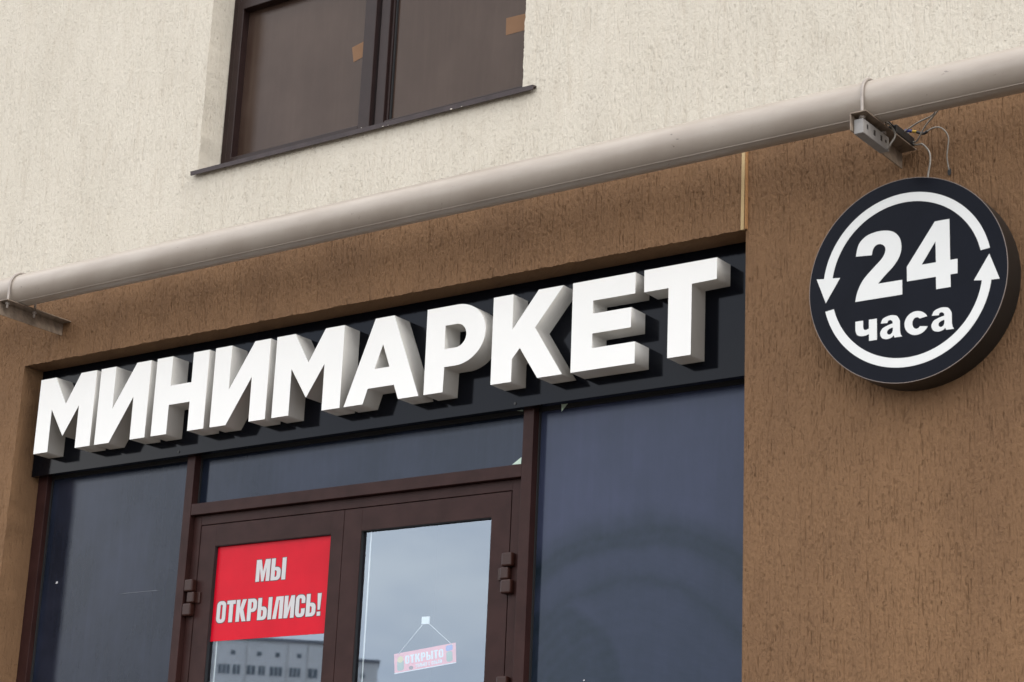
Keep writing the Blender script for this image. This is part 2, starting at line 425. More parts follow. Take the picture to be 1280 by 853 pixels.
# ------------------------------------------------------------------ ground and street
def sheet(name, x0, x1, y0, y1, z, mat):
    me = bpy.data.meshes.new(name)
    me.from_pydata([(x0, y0, z), (x1, y0, z), (x1, y1, z), (x0, y1, z)], [], [(0, 1, 2, 3)])
    return tag(link(name, me, None, mat), kind='structure')
sheet('ground', -1200, 1200, -1200, 1200, GZ - 0.13, 'paving')
sheet('road', -400, 400, -22, -13, GZ - 0.125, 'asphalt')
tag(box('pavement', -30, 30, -12.7, 0.6, GZ - 0.2, GZ, 'paving'), kind='structure')
tag(box('kerb', -30, 30, -13.0, -12.7, GZ - 0.2, GZ - 0.003, 'kerb'), kind='structure')
st = bmesh.new()
for i in range(6):
    add_box(st, 0.4, 3.8, -0.35 - 0.3 * (6 - i), 0.16, GZ + 0.2 * i, GZ + 0.2 * (i + 1) - 0.001)
tag(link('entrance_steps', bm_mesh(st, 'entrance_steps'), None, 'kerb'), kind='structure')

# ------------------------------------------------------------------ the building
bld = thing('apartment_building', 'apartment building with cream plaster above brown plaster, holding the shop and a brown window', 'building')

def smooth_field(n, step, amp, seed):
    r = np.random.default_rng(seed); k = max(2, int(n / step) + 3)
    c = r.normal(size=k); x = np.linspace(0, k - 1.001, n); i = x.astype(int); t = x - i; t = t * t * (3 - 2 * t)
    return amp * (c[i] * (1 - t) + c[np.minimum(i + 1, k - 1)] * t)

def line_set(lo, hi, f0, f1, step, must):
    a = [lo, hi] + list(must)
    a += list(np.arange(max(lo, f0), min(hi, f1), step))
    a += list(np.arange(lo, hi, 0.5))
    a = np.unique(np.round(a, 5))
    keep = [a[0]]
    for v in a[1:]:
        if v - keep[-1] < step * 0.45:
            if any(abs(v - m_) < 1e-5 for m_ in must) or v == a[-1]: keep[-1] = v
            continue
        keep.append(v)
    return np.array(keep)

FX0, FX1, FZ0, FZ1 = -0.66, 5.46, -1.92, 2.26      # area where the plaster relief is modelled
def plaster_relief(X, Z, seed, per_m2, depth, grain, solid_fn):
    """depth carved into the face at each grid point: stone drags running down, pits and grain"""
    r = np.random.default_rng(seed)
    nx, nz = len(X), len(Z)
    xa, xb = max(X[0], FX0), min(X[-1], FX1); za, zb = max(Z[0], FZ0), min(Z[-1], FZ1)
    D = np.zeros((nx, nz))
    n = int(per_m2 * (xb - xa) * (zb - za))
    cx = r.uniform(xa, xb, n); cz = r.uniform(za, zb, n)
    # drags gather in patches
    keep = (np.sin(cx * 5.1 + 2 * np.sin(cz * 3.3)) + np.sin(cz * 6.3 + 1.7 * np.sin(cx * 2.9)) + r.normal(0, 0.9, n)) > -0.9
    cx, cz = cx[keep], cz[keep]; n = len(cx)
    ln = np.clip(r.exponential(0.024, n) + 0.004, 0.004, 0.15)
    dp = depth * r.uniform(0.45, 1.25, n); hw = r.uniform(0.0008, 0.0017, n); tilt = r.normal(0, 0.025, n)
    for k in range(n):
        j0 = np.searchsorted(Z, cz[k] - ln[k] / 2); j1 = np.searchsorted(Z, cz[k] + ln[k] / 2)
        if j1 <= j0: j1 = j0 + 1
        i0 = np.searchsorted(X, cx[k] - 0.012); i1 = np.searchsorted(X, cx[k] + 0.012)
        if i1 <= i0 or j1 > nz: continue
        zz = Z[j0:j1]; t = (zz - cz[k]) / (ln[k] / 2 + 0.004)
        xc = cx[k] + tilt[k] * (zz - cz[k])
        g = np.exp(-((X[i0:i1, None] - xc[None, :]) / hw[k]) ** 2 * 0.6) * (1 - np.clip(np.abs(t), 0, 1) ** 4)[None, :] * dp[k]
        D[i0:i1, j0:j1] = np.maximum(D[i0:i1, j0:j1], g)
    N = r.normal(size=(nx, nz))
    G1 = (N[:-2] + 2 * N[1:-1] + N[2:]); G1 = np.pad(G1, ((1, 1), (0, 0)), mode='edge') * 0.41
    pit = np.clip(G1 - 1.15, 0, 1.6) * 0.75
    D += grain * (0.42 * G1 + pit)
    fx = np.clip((X - FX0) / 0.01, 0, 1) * np.clip((FX1 - X) / 0.01, 0, 1)
    fz = np.clip((Z - FZ0) / 0.01, 0, 1) * np.clip((FZ1 - Z) / 0.01, 0, 1)
    return D * fx[:, None] * fz[None, :]

def plaster_wall(name, x0, x1, z0, z1, Y, hole, reveal_y, sides, mat, seed, amp=0.0011, relief=(1300, 0.0040, 0.0015)):
    """a plastered face with one opening; arrises waver by a millimetre or two; reveals run back to reveal_y"""
    hx0, hx1, hz0, hz1 = hole
    X = line_set(x0, x1, FX0, FX1, 0.0026, [v for v in (hx0, hx1) if x0 < v < x1])
    Z = line_set(z0, z1, FZ0, FZ1, 0.0070, [v for v in (hz0, hz1) if z0 < v < z1])
    nx, nz = len(X), len(Z)
    GX, GZm = np.meshgrid(X, Z, indexing='ij')
    GX = GX.copy(); GZm = GZm.copy()
    on = lambda A, v: np.abs(A - v) < 1e-5
    inz = (Z >= hz0 - 1e-5) & (Z <= hz1 + 1e-5); inx = (X >= hx0 - 1e-5) & (X <= hx1 + 1e-5)
    def jit(n, s): return smooth_field(n, 1.6, amp, s) + smooth_field(n, 12, amp * 1.2, s + 1)
    for i in np.where(on(X, hx0) | on(X, hx1))[0]:
        if 0 < i < nx - 1: GX[i, inz] += jit(nz, seed + i)[inz]
    for j in np.where(on(Z, hz0) | on(Z, hz1))[0]:
        if 0 < j < nz - 1: GZm[inx, j] += jit(nx, seed + 500 + j)[inx]
    GY = np.full_like(GX, Y)
    low = np.add.outer(smooth_field(nx, 60, 0.0010, seed + 31), smooth_field(nz, 60, 0.0010, seed + 32))
    GY += low + plaster_relief(X, Z, seed + 900, *relief, None)
    V = np.stack([GX, GY, GZm], -1).reshape(-1, 3)
    cx = (X[:-1] + X[1:]) / 2; cz = (Z[:-1] + Z[1:]) / 2
    solid = ~np.logical_and.outer((cx > hx0) & (cx < hx1), (cz > hz0) & (cz < hz1))
    I, J = np.where(solid)
    a = I * nz + J
    F = np.stack([a, a + nz, a + nz + 1, a + 1], 1)
    verts = [V]; faces = [F]; base = len(V)
    def strip(idx, seed2, flip):
        nonlocal base
        front = V[idx]; back = front.copy(); back[:, 1] = reveal_y
        mid = front.copy(); mid[:, 1] = Y + 0.010
        n = len(idx)
        w = smooth_field(n, 40, amp, seed2)
        ax = 0 if flip[0] == 'x' else 2
        mid[:, ax] = np.median(front[:, ax]) + w * 0.4
        back[:, ax] = np.median(front[:, ax]) + w * 0.3
        verts.append(np.concatenate([front, mid, back]))
        k = np.arange(n - 1)
        for r_ in (0, n):
            q = np.stack([base + r_ + k, base + r_ + k + 1, base + r_ + n + k + 1, base + r_ + n + k], 1)
            if flip[1] == '-': q = q[:, ::-1]
            faces.append(q)
        base += 3 * n
    ih = {v: int(np.argmin(abs(X - v))) for v in (hx0, hx1)}; jh = {v: int(np.argmin(abs(Z - v))) for v in (hz0, hz1)}
    jj = np.where(inz)[0]; ii = np.where(inx)[0]
    if 'L' in sides: strip(ih[hx0] * nz + jj, seed + 71, 'x-')
    if 'R' in sides: strip(ih[hx1] * nz + jj, seed + 72, 'x+')
    if 'T' in sides: strip(ii * nz + jh[hz1], seed + 73, 'z-')
    if 'B' in sides: strip(ii * nz + jh[hz0], seed + 74, 'z+')
    V = np.concatenate(verts); F = np.concatenate(faces)
    me = bpy.data.meshes.new(name)
    me.vertices.add(len(V)); me.vertices.foreach_set('co', V.ravel())
    me.loops.add(F.size); me.loops.foreach_set('vertex_index', F.ravel().astype(np.int32))
    me.polygons.add(len(F)); me.polygons.foreach_set('loop_start', (np.arange(len(F)) * 4).astype(np.int32))
    me.update(calc_edges=True)
    o = link(name, me, bld, mat)
    me.polygons.foreach_set('use_smooth', np.ones(len(F), dtype=bool))
    return o

XW0, XW1, ZW0, ZW1 = 1.126, 3.0855, 0.835, 2.42
JOINT = 0.425
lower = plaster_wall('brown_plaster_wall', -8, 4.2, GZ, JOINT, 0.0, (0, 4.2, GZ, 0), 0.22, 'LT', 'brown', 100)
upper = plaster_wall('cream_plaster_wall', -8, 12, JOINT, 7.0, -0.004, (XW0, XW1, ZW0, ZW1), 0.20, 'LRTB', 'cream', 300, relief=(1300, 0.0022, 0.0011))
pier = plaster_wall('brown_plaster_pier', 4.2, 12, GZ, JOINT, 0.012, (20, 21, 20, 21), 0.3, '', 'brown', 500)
box('wall_edge', 4.195, 4.2, 0.0125, 0.40, GZ, JOINT, 'brown', bld)
box('plaster_step', -8, 12, -0.0035, 0.25, JOINT - 0.004, JOINT - 0.0005, 'cream', bld)
# solid masonry behind the plaster so that no light leaks in
msn = bmesh.new()
for a in ((-8, 0.0 - 0.012, 0.03, 0.6, GZ, 7), (4.212, 12, 0.03, 0.6, GZ, 7), (-0.012, 4.212, 0.03, 0.6, 0.012, 0.80),
          (-0.012, 1.11, 0.03, 0.6, 0.80, 7), (3.10, 4.212, 0.03, 0.6, 0.80, 7), (1.11, 3.10, 0.03, 0.6, 2.44, 7)):
    add_box(msn, *a)
link('masonry', bm_mesh(msn, 'masonry'), bld, 'room')
rm = bmesh.new()
for a in ((-0.1, 4.3, 3.6, 3.7, -3.2, 0.3), (-0.2, -0.1, 0.6, 3.7, -3.2, 0.3), (4.3, 4.4, 0.6, 3.7, -3.2, 0.3),
          (-0.2, 4.4, 0.3, 3.7, 0.01, 0.06), (-0.2, 4.4, 0.161, 3.7, -3.3, -3.1)):
    add_box(rm, *a)
link('shop_room', bm_mesh(rm, 'shop_room'), bld, 'room')

# yellow corner bead where the lintel plaster stops against the pier
shape('corner_bead', [[(4.1795, 0.0), (4.1935, 0.0), (4.1945, 0.2), (4.1965, JOINT - 0.005), (4.1825, JOINT - 0.005), (4.1810, 0.2)]], -0.0035, 0.010, 'bead', bld)
box('bead_filler', 4.1970, 4.2035, -0.0020, 0.016, 0.002, JOINT - 0.005, 'bead_foam', bld)

# ---- upper window
win = bpy.data.objects.new('window', None); col.objects.link(win); win.parent = bld
win['label'] = 'two-pane window in dark brown frames with brown mesh behind the glass'
FY = 0.144
def wbox(n, *a, mat='win_frame', bev=0.003): return box(n, *a, mat, win, bev)
wbox('frame_post', XW0 + 0.003, 1.176, FY, 0.22, 0.862, ZW1)
wbox('frame_post', 3.034, XW1 - 0.003, FY, 0.22, 0.862, ZW1)
wbox('frame_rail', 1.176, 3.034, FY + 0.002, 0.22, 0.862, 0.900)
wbox('frame_rail', 1.176, 3.034, FY + 0.002, 0.22, 2.37, ZW1)
wbox('transom', 1.176, 3.034, FY + 0.003, 0.22, 1.800, 1.900)
wbox('mullion', 2.118, 2.172, FY + 0.004, 0.22, 0.900, 1.800)
wbox('mullion', 2.118, 2.172, FY + 0.004, 0.22, 1.900, 2.37)
# opening left sash stands proud
SY = FY - 0.014
wbox('sash_stile', 1.166, 1.206, SY + 0.006, 0.205, 0.893, 1.810)
wbox('sash_stile', 2.031, 2.101, SY, 0.205, 0.893, 1.810)
wbox('sash_rail', 1.206, 2.031, SY + 0.001, 0.205, 0.893, 0.948)
wbox('sash_rail', 1.206, 2.031, SY + 0.001, 0.205, 1.757, 1.810)
wbox('glazing_bead', 2.172, 3.034, FY + 0.008, 0.205, 0.900, 0.948)
wbox('glazing_bead', 2.172, 2.186, FY + 0.020, 0.205, 0.948, 1.800)
wbox('gasket', 2.1865, 2.194, FY + 0.03, 0.205, 0.948, 1.800, mat='gasket', bev=0)
box('pane', 1.200, 2.040, 0.180, 0.186, 0.94, 1.765, 'film_brown', win)
box('pane', 2.170, 3.040, 0.184, 0.190, 0.94, 1.805, 'film_brown', win)
box('pane', 1.17, 2.12, 0.181, 0.187, 1.895, 2.38, 'film_brown', win)
box('pane', 2.17, 3.04, 0.185, 0.191, 1.895, 2.38, 'film_brown', win)
# sloping metal sill with a drip lip
sb = bmesh.new()
prof = [(-0.030, 0.8165), (-0.033, 0.8370), (0.150, 0.8660), (0.150, 0.8560), (-0.024, 0.8300), (-0.0255, 0.8165)]
ends = []
for x in (1.108, 3.163):
    ends.append([sb.verts.new((x, y, z)) for y, z in prof])
n = len(prof)
for k in range(n): sb.faces.new((ends[0][k], ends[0][(k + 1) % n], ends[1][(k + 1) % n], ends[1][k]))
sb.faces.new(ends[0]); sb.faces.new(ends[1][::-1])
sill = link('sill', bm_mesh(sb, 'sill'), win, 'sill')
for x, s in ((1.112, 0.010), (1.30, 0.006), (2.33, 0.007), (2.36, 0.005), (2.72, 0.011), (2.78, 0.007), (2.2, 0.005)):
    bm = bmesh.new(); bmesh.ops.create_icosphere(bm, subdivisions=1, radius=s * 0.5)
    for v in bm.verts: v.co = Vector((v.co.x * random.uniform(0.8, 1.8) + x, v.co.y * 0.7 - 0.033, v.co.z * 0.6 + (0.8385 if x < 2.25 else 0.8180)))
    link('plaster_crumb', bm_mesh(bm, 'plaster_crumb'), win, 'chip')

def slip(name, pts, y, label, cat, group):
    me = shape_mesh(name, [pts], y, y + 0.0008)
    o = link(name, me, None, 'paper_orange'); return tag(o, label, cat, group)
slip('paper_slip', [(1.918, 1.394), (2.010, 1.413), (2.026, 1.335), (1.934, 1.313)], 0.1788, 'orange paper slip on the left pane of the upper window, tilted, beside the middle stile', 'paper slip', 'orange slips on the upper window panes')
slip('paper_slip', [(2.840, 1.322), (3.02, 1.316), (3.02, 1.236), (2.842, 1.236)], 0.1828, 'straight orange paper slip on the right pane of the upper window, against the plaster edge', 'paper slip', 'orange slips on the upper window panes')

# ------------------------------------------------------------------ shopfront
sf = thing('shopfront', 'shop entrance in dark brown metal frames with double doors and dark filmed side panes', 'shopfront')
DF = 0.162
def fbox(n, *a, mat='frame', parent=sf, bev=0.002): return box(n, *a, mat, parent, bev)
FB = -3.10
fbox('frame_post', 0.001, 0.071, DF + 0.012, 0.26, FB, -0.40)
fbox('mullion', 1.0721, 1.1227, DF, 0.26, FB, -0.40)
fbox('mullion', 3.0475, 3.1010, DF, 0.26, FB, -0.40)
fbox('frame_post', 4.135, 4.195, DF + 0.012, 0.26, FB, -0.40)
fbox('transom', 1.1235, 3.0467, DF + 0.001, 0.26, -0.8432, -0.7888)
GY_ = 0.212
for a, b_ in ((0.071, 1.0721), (1.1227, 3.0475), (3.101, 4.135)):
    fbox('head_rail', a, b_, DF + 0.025, 0.26, -0.49, -0.40)
    fbox('gasket', a + 0.001, b_ - 0.001, GY_ - 0.012, GY_, -0.560, -0.4905, mat='gasket', bev=0)  # black strip added to imitate the shadow band below the fascia
# dark gaskets round the fixed panes
GY_ = 0.212
def pane(name, x0, x1, z0, z1, mat):
    p = box(name, x0, x1, GY_, GY_ + 0.006, z0, z1, mat, sf)
    return p
side_l = pane('pane', 0.060, 1.080, -3.05, -0.45, 'film')
light = pane('pane', 1.115, 3.055, -0.80, -0.45, 'film')
side_r = pane('pane', 3.095, 4.140, -3.05, -0.45, 'film_wiped')
fbox('gasket', 1.1228, 1.1275, GY_ - 0.010, GY_, -0.7885, -0.49, mat='gasket', bev=0)
fbox('gasket', 3.1012, 3.1060, GY_ - 0.012, GY_, FB, -0.49, mat='gasket', bev=0)
fbox('gasket', 0.0712, 0.0790, GY_ - 0.010, GY_, FB, -0.49, mat='gasket', bev=0)
# corners where the film does not reach the frame; room light painted pale green
for pts, par in (([(3.214, -0.533), (3.256, -0.533), (3.216, -0.574)], side_r), ([(2.950, -0.536), (3.016, -0.533), (3.016, -0.549)], light), ([(2.972, -0.777), (3.018, -0.750), (3.018, -0.779)], light)):
    shape('film_gap', [pts], GY_ - 0.0136, GY_ - 0.0125, 'gap_light', par)
for x, z, w, h in ((0.172, -1.10, 0.016, 0.012), (0.62, -1.18, 0.30, 0.0022), (3.36, -1.70, 0.008, 0.006)):
    shape('paint_fleck', [[(x, z), (x + w, z + h * 0.2), (x + w * 0.9, z + h), (x + w * 0.2, z + h * 0.9)]], GY_ - 0.0012, GY_ - 0.0004, 'print_white' if w < 0.1 else 'gasket_dust', side_l if x < 2 else side_r)
# door frame, 3 cm behind the mullions
DY = 0.192
fbox('door_frame', 1.1235, 1.1705, DY, 0.26, FB, -0.844)
fbox('door_frame', 2.9845, 3.0467, DY, 0.26, FB, -0.844)
fbox('door_frame', 1.1706, 2.9844, DY + 0.0005, 0.26, -0.8905, -0.844)
fbox('door_rebate', 1.165, 2.990, DY + 0.02, 0.25, -0.905, -0.8906, mat='gasket', bev=0)
fbox('door_rebate', 1.1706, 1.1750, DY + 0.012, 0.25, FB, -0.8906, mat='gasket', bev=0)
fbox('door_rebate', 2.9795, 2.9845, DY + 0.012, 0.25, FB, -0.8906, mat='gasket', bev=0)

def door(label, x0, x1, gx0, gx1):
    d = bpy.data.objects.new('door', None); col.objects.link(d); d.parent = sf
    d['label'] = label
    zt, gz = -0.8938, -0.9961
    zb = -3.09; gb = -2.25
    fbox('stile', x0, gx0, DY + 0.001, 0.245, zb, zt, parent=d, bev=0.0007)
    fbox('stile', gx1, x1, DY + 0.001, 0.245, zb, zt, parent=d, bev=0.0007)
    fbox('rail', gx0, gx1, DY + 0.0012, 0.245, gz, zt, parent=d, bev=0.0007)
    fbox('rail', gx0, gx1, DY + 0.0016, 0.245, gb - 0.1, gb, parent=d)
    fbox('kick_panel', gx0, gx1, DY + 0.015, 0.24, zb, gb - 0.1, parent=d)
    g = 0.0025
    for a in ((gx0, gx0 + g, gb, gz), (gx1 - g, gx1, gb, gz), (gx0 + g, gx1 - g, gz - g, gz)):
        fbox('gasket', a[0], a[1], DY + 0.004, 0.2125, a[2], a[3], mat='gasket', parent=d, bev=0)
    box('glass', gx0 - 0.005, gx1 + 0.005, 0.2130, 0.2150, gb - 0.005, gz + 0.005, 'door_glass', d)
    box('pane_reflection', gx0 + 0.030, gx0 + 0.036, 0.2230, 0.2260, gb - 0.005, gz + 0.005, 'card_white', d)  # pale strip added as the frame's reflection in the second pane
    return d
door_l = door('door leaf carrying the red poster', 1.1755, 2.0586, 1.2742, 1.9872)
door_r = door('door leaf with clear reflecting glass and the small hanging open sign', 2.0616, 2.9795, 2.1641, 2.8798)
fbox('meeting_gasket', 2.0580, 2.0622, DY + 0.014, 0.24, FB, -0.896, mat='gasket', parent=door_l, bev=0)

def hinge(parent, xc, z1, mirror):
    """three stacked rounded knuckles, the middle one on a plate that reaches over the leaf"""
    s_ = -1 if mirror else 1
    bm = bmesh.new()
    for x0, x1, za, zb, y0, y1, bev in ((-0.020, 0.032, z1 - 0.058, z1, 0.158, DY + 0.0005, 0.007), (-0.030, 0.014, z1 - 0.112, z1 - 0.0592, 0.163, DY + 0.0005, 0.007),
                                        (-0.020, 0.032, z1 - 0.172, z1 - 0.1132, 0.158, DY + 0.0005, 0.007), (-0.052, -0.028, z1 - 0.112, z1 - 0.0592, DY - 0.008, DY + 0.0006, 0.003)):
        X0, X1 = sorted((xc + s_ * x0, xc + s_ * x1))
        add_box(bm, X0, X1, y0, y1, za, zb, bev)
    return link('hinge', bm_mesh(bm, 'hinge'), parent, 'hinge')
hinge(door_l, 1.158, -1.150, True)
hinge(door_r, 2.985, -1.160, False)
hinge(door_l, 1.158, -1.660, True)
hinge(door_r, 2.985, -1.672, False)
# ------------------------------------------------------------------ fascia sign with channel letters
sign = thing('shop_sign', 'long black fascia board with raised white letters reading МИНИМАРКЕТ above the doors', 'shop sign')
PY = 0.122
box('backing_panel', 0.004, 4.196, PY, PY + 0.036, -0.5563, -0.002, 'panel', sign, 0.0015)
for x in (1.048, 3.030):
    bm = bmesh.new(); bmesh.ops.create_cone(bm, segments=12, radius1=0.006, radius2=0.005, depth=0.003, cap_ends=True)
    for v in bm.verts: v.co = Vector((x + v.co.x, PY - 0.0012 + v.co.z, -0.5355 + v.co.y))
    link('screw', bm_mesh(bm, 'screw'), sign, 'black_plastic')
LF, LB = 0.015, 0.1212
T_, B_ = -0.0885, -0.4735
def mk_M(x): return [[(x, T_), (x + .112, T_), (x + .2035, -.236), (x + .295, T_), (x + .407, T_), (x + .409, B_), (x + .303, B_), (x + .3015, -.256), (x + .2035, -.4015), (x + .103, -.254), (x + .1045, B_), (x + .001, B_)]]
def mk_I(x): return [[(x, T_), (x + .1045, T_), (x + .1055, -.304), (x + .2505, T_), (x + .349, T_), (x + .350, B_), (x + .2485, B_), (x + .2465, -.259), (x + .1035, B_), (x + .001, B_)]]
def mk_N(x): return [[(x, T_), (x + .105, T_), (x + .1055, -.235), (x + .2435, -.235), (x + .243, T_), (x + .347, T_), (x + .349, B_), (x + .244, B_), (x + .2435, -.3305), (x + .1055, -.3305), (x + .105, B_), (x + .001, B_)]]
A_ = [[(2.321, T_ + .003), (2.428, T_ + .003), (2.589, B_), (2.476, B_), (2.448, -.4055), (2.300, -.4055), (2.276, B_), (2.166, B_)], [(2.373, -.211), (2.3315, -.3195), (2.417, -.3195)]]
P_ = [[(2.614, T_)] + [(2.777, T_)] + arc(2.780, -.2255, .156, .137, 86, -86, 36) + [(2.723, -.3625), (2.721, B_), (2.617, B_)],
      [(2.718, -.1755), (2.774, -.1755)] + arc(2.778, -.2285, .0555, .053, 88, -88, 24) + [(2.719, -.2815)]]
K_ = [[(2.972, T_), (3.075, T_), (3.077, -.2450), (3.206, T_), (3.332, T_), (3.194, -.2520), (3.339, B_), (3.215, B_), (3.120, -.331), (3.081, -.374), (3.082, B_), (2.975, B_)]]
E_ = [[(3.379, T_), (3.685, T_), (3.686, -.179), (3.482, -.179), (3.482, -.235), (3.669, -.235), (3.669, -.320), (3.483, -.320), (3.483, -.3825), (3.690, -.3825), (3.691, B_), (3.381, B_)]]
TT_ = [[(3.727, T_), (4.065, T_), (4.0645, -.178), (3.951, -.1805), (3.951, B_), (3.843, B_), (3.843, -.1815), (3.728, -.1815)]]
for ch, lp in (('М', mk_M(.126)), ('И', mk_I(.566)), ('Н', mk_N(.9565)), ('И', mk_I(1.345)), ('М', mk_M(1.734)), ('А', A_), ('Р', P_), ('К', K_), ('Е', E_), ('Т', TT_)):
    o = shape('letter', lp, LF, LB, ['letter_face', 'letter_side'], sign)
    o['label'] = 'white raised letter ' + ch

# ------------------------------------------------------------------ round 24-hour sign
rs = thing('round_sign', 'round dark sign with white 24 часа inside a ring of two white arrows', 'round sign')
SX, SZ, SR, SF_ = 4.9234, -0.3534, 0.3882, -0.1086
circ = lambda r, n=128: [(SX + r * math.cos(2 * math.pi * i / n), SZ + r * math.sin(2 * math.pi * i / n)) for i in range(n)]
shape('casing', [circ(SR - 0.0006)], SF_ + 0.004, 0.011, 'sign_side', rs)
shape('face', [circ(SR - 0.0022)], SF_, SF_ + 0.0038, 'sign_face', rs)
shape('face_edge', [circ(SR), circ(SR - 0.0020)], SF_ + 0.0003, SF_ + 0.0040, 'sign_edge', rs)
off = lambda L: [(SX + x, SZ + z) for x, z in L]
VF, VB = SF_ - 0.0012, SF_ - 0.0001
def vinyl(name, loops): return shape(name, [off(l) for l in loops], VF, VB, 'white_vinyl', rs)
vinyl('arrow', [arc(0, 0, .3305, .3305, 11.3, 171, 64) + [(-.357, .055), (-.3195, -.044), (-.261, .046)] + arc(0, 0, .2955, .2955, 170.5, 11.9, 64)])
vinyl('arrow', [arc(0, 0, .3305, .3305, 193.4, 350.5, 64) + [(.357, -.056), (.321, .043), (.261, -.047)] + arc(0, 0, .2955, .2955, 350, 194, 64)])
two = [(-.200, -.057), (-.013, -.057), (-.013, -.001)] + catmull([(-.108, -.001, 0), (-.085, .022, 0), (-.045, .058, 0), (-.021, .093, 0), (-.014, .128, 0), (-.022, .164, 0), (-.047, .190, 0), (-.083, .200, 0), (-.118, .200, 0), (-.155, .190, 0), (-.184, .163, 0), (-.196, .118, 0)]) \
    + catmull([(-.132, .113, 0), (-.127, .134, 0), (-.117, .147, 0), (-.103, .151, 0), (-.088, .146, 0), (-.078, .133, 0), (-.079, .115, 0), (-.093, .092, 0), (-.130, .059, 0), (-.168, .022, 0), (-.190, -.018, 0), (-.200, -.057, 0)])[:-1]
vinyl('digit', [[(p[0], p[1]) for p in two]])
vinyl('digit', [[(.006, .045), (.118, .200), (.174, .200), (.1735, .044), (.2015, .044), (.2005, -.0105), (.1735, -.0105), (.1735, -.0575), (.118, -.0575), (.118, -.0105), (.006, -.0105)], [(.0635, .044), (.119, .044), (.119, .124)]])
c2 = lambda L, n=5: [(p[0], p[1]) for p in catmull([(x, z, 0) for x, z in L], n)]
vinyl('letter', [[(-.200, -.133), (-.169, -.133)] + c2([(-.169, -.157), (-.166, -.167), (-.157, -.170), (-.146, -.166)]) + [(-.146, -.133), (-.1145, -.133), (-.1145, -.2135), (-.146, -.2135), (-.146, -.187)] + c2([(-.146, -.187), (-.162, -.1915), (-.182, -.190), (-.195, -.182), (-.200, -.165)])])
def glyph_a(x, z):
    o = c2([(.003, .060), (.012, .077), (.040, .0855), (.066, .080), (.078, .060)]) + [(.078, .022), (.080, .009), (.086, 0), (.056, 0), (.0525, .009)] + \
        c2([(.046, .002), (.028, -.002), (.008, .004), (0, .022), (.009, .040), (.030, .049), (.0500, .054)]) + c2([(.049, .062), (.041, .068), (.032, .066), (.029, .0585)])
    h = c2([(.050, .039), (.036, .035), (.028, .028), (.028, .019), (.036, .0135), (.046, .018), (.050, .028)])
    return [[(x + a, z + b) for a, b in o], [(x + a, z + b) for a, b in h]]
vinyl('letter', glyph_a(-.102, -.2145))
vinyl('letter', [arc(.0400, -.1725, .0465, .0445, 26, 336, 40) + arc(.0405, -.1725, .0165, .0215, 320, 44, 30)])
vinyl('letter', glyph_a(.097, -.2145))

# ------------------------------------------------------------------ gas pipe on its brackets
PR, PYC, PZC = 0.0795, -0.298, 0.2735
pipe = thing('gas_pipe', 'long grey beige painted gas pipe running across the facade below the window', 'pipe')
tube('pipe_run', [(-8.0, PYC, PZC + 0.002), (-4, PYC, PZC), (0, PYC, PZC), (2.5, PYC, PZC), (5, PYC, PZC), (8, PYC, PZC), (12, PYC, PZC)], PR, 'pipe', pipe, 96)
aw = math.radians(-118)
tube('weld_seam', [(x, PYC + (PR - 0.0004) * math.cos(aw) , PZC + (PR - 0.0004) * math.sin(aw)) for x in (-8, 0, 2, 4, 12)], 0.0022, 'pipe', pipe, 8)

def wall_bracket(xr, label, fy):
    w = thing('pipe_bracket', label, 'bracket', 'steel brackets under the gas pipe')
    ft = PZC - PR - 0.0005      # top of the flange
    wd = 0.063; t = 0.005; dp = 0.068
    box('flange', xr - wd, xr, fy, 0.006, ft - t, ft, 'bracket', w, 0.001)
    web = box('web', xr - wd, xr - wd + t, fy, 0.006, ft - dp, ft - t - 0.0003, 'bracket', w, 0.001)
    xm = xr - wd * 0.50
    ra = PR + 0.0065
    pts = [(xm, PYC - ra, ft - 0.035), (xm, PYC - ra, ft)] + [(xm, PYC - ra * math.cos(a), PZC + ra * math.sin(a)) for a in np.linspace(0, math.pi, 24)] + [(xm, PYC + ra, ft), (xm, PYC + ra, ft - 0.035)]
    ub = tube('u_bolt', pts, 0.0058, 'bolt', w, 10)
    for yy in (PYC - ra, PYC + ra):
        bm = bmesh.new(); bmesh.ops.create_cone(bm, segments=6, radius1=0.0115, radius2=0.0115, depth=0.009, cap_ends=True)
        for v in bm.verts: v.co += Vector((xm, yy, ft - t - 0.0052))
        link('nut', bm_mesh(bm, 'nut'), ub, 'bolt')
    return w
wall_bracket(0.318, 'bare angle-steel bracket under the gas pipe, beside the left end of the black fascia board', -0.415)
wall_bracket(4.923, 'angle-steel bracket under the gas pipe, with a white box and wires, above the round sign', -0.420)
FT = PZC - PR - 0.0055

# white driver box hanging inside the bracket angle
db = thing('driver_box', 'white slotted plastic box tucked inside the bracket above the round sign', 'electrical box')
box('housing', 4.8672, 4.904, -0.402, -0.190, 0.1160, 0.1720, 'white_plastic', db, 0.002)
for y0, z0, z1, dy in ((-0.372, 0.140, 0.158, 0.010), (-0.318, 0.136, 0.157, 0.014), (-0.262, 0.136, 0.157, 0.014), (-0.222, 0.142, 0.153, 0.010)):
    box('slot', 4.9035, 4.9046, y0, y0 + dy, z0, z1, 'black_plastic', db)
tag(link('adapter_box', (lambda bm: (add_box(bm, 4.872, 4.925, -0.168, -0.012, 0.1952, 0.2300, 0.004), bm_mesh(bm, 'adapter_box'))[1])(bmesh.new()), None, 'black_plastic'),
    'small black adapter box lying on the bracket between pipe and wall', 'electrical box')
def cable(name, pts, r, mat, label):
    bm = bmesh.new(); add_tube(bm, catmull(pts, 8), r, 8)
    return tag(link(name, bm_mesh(bm, name), None, mat, smooth=True), label, 'cable')
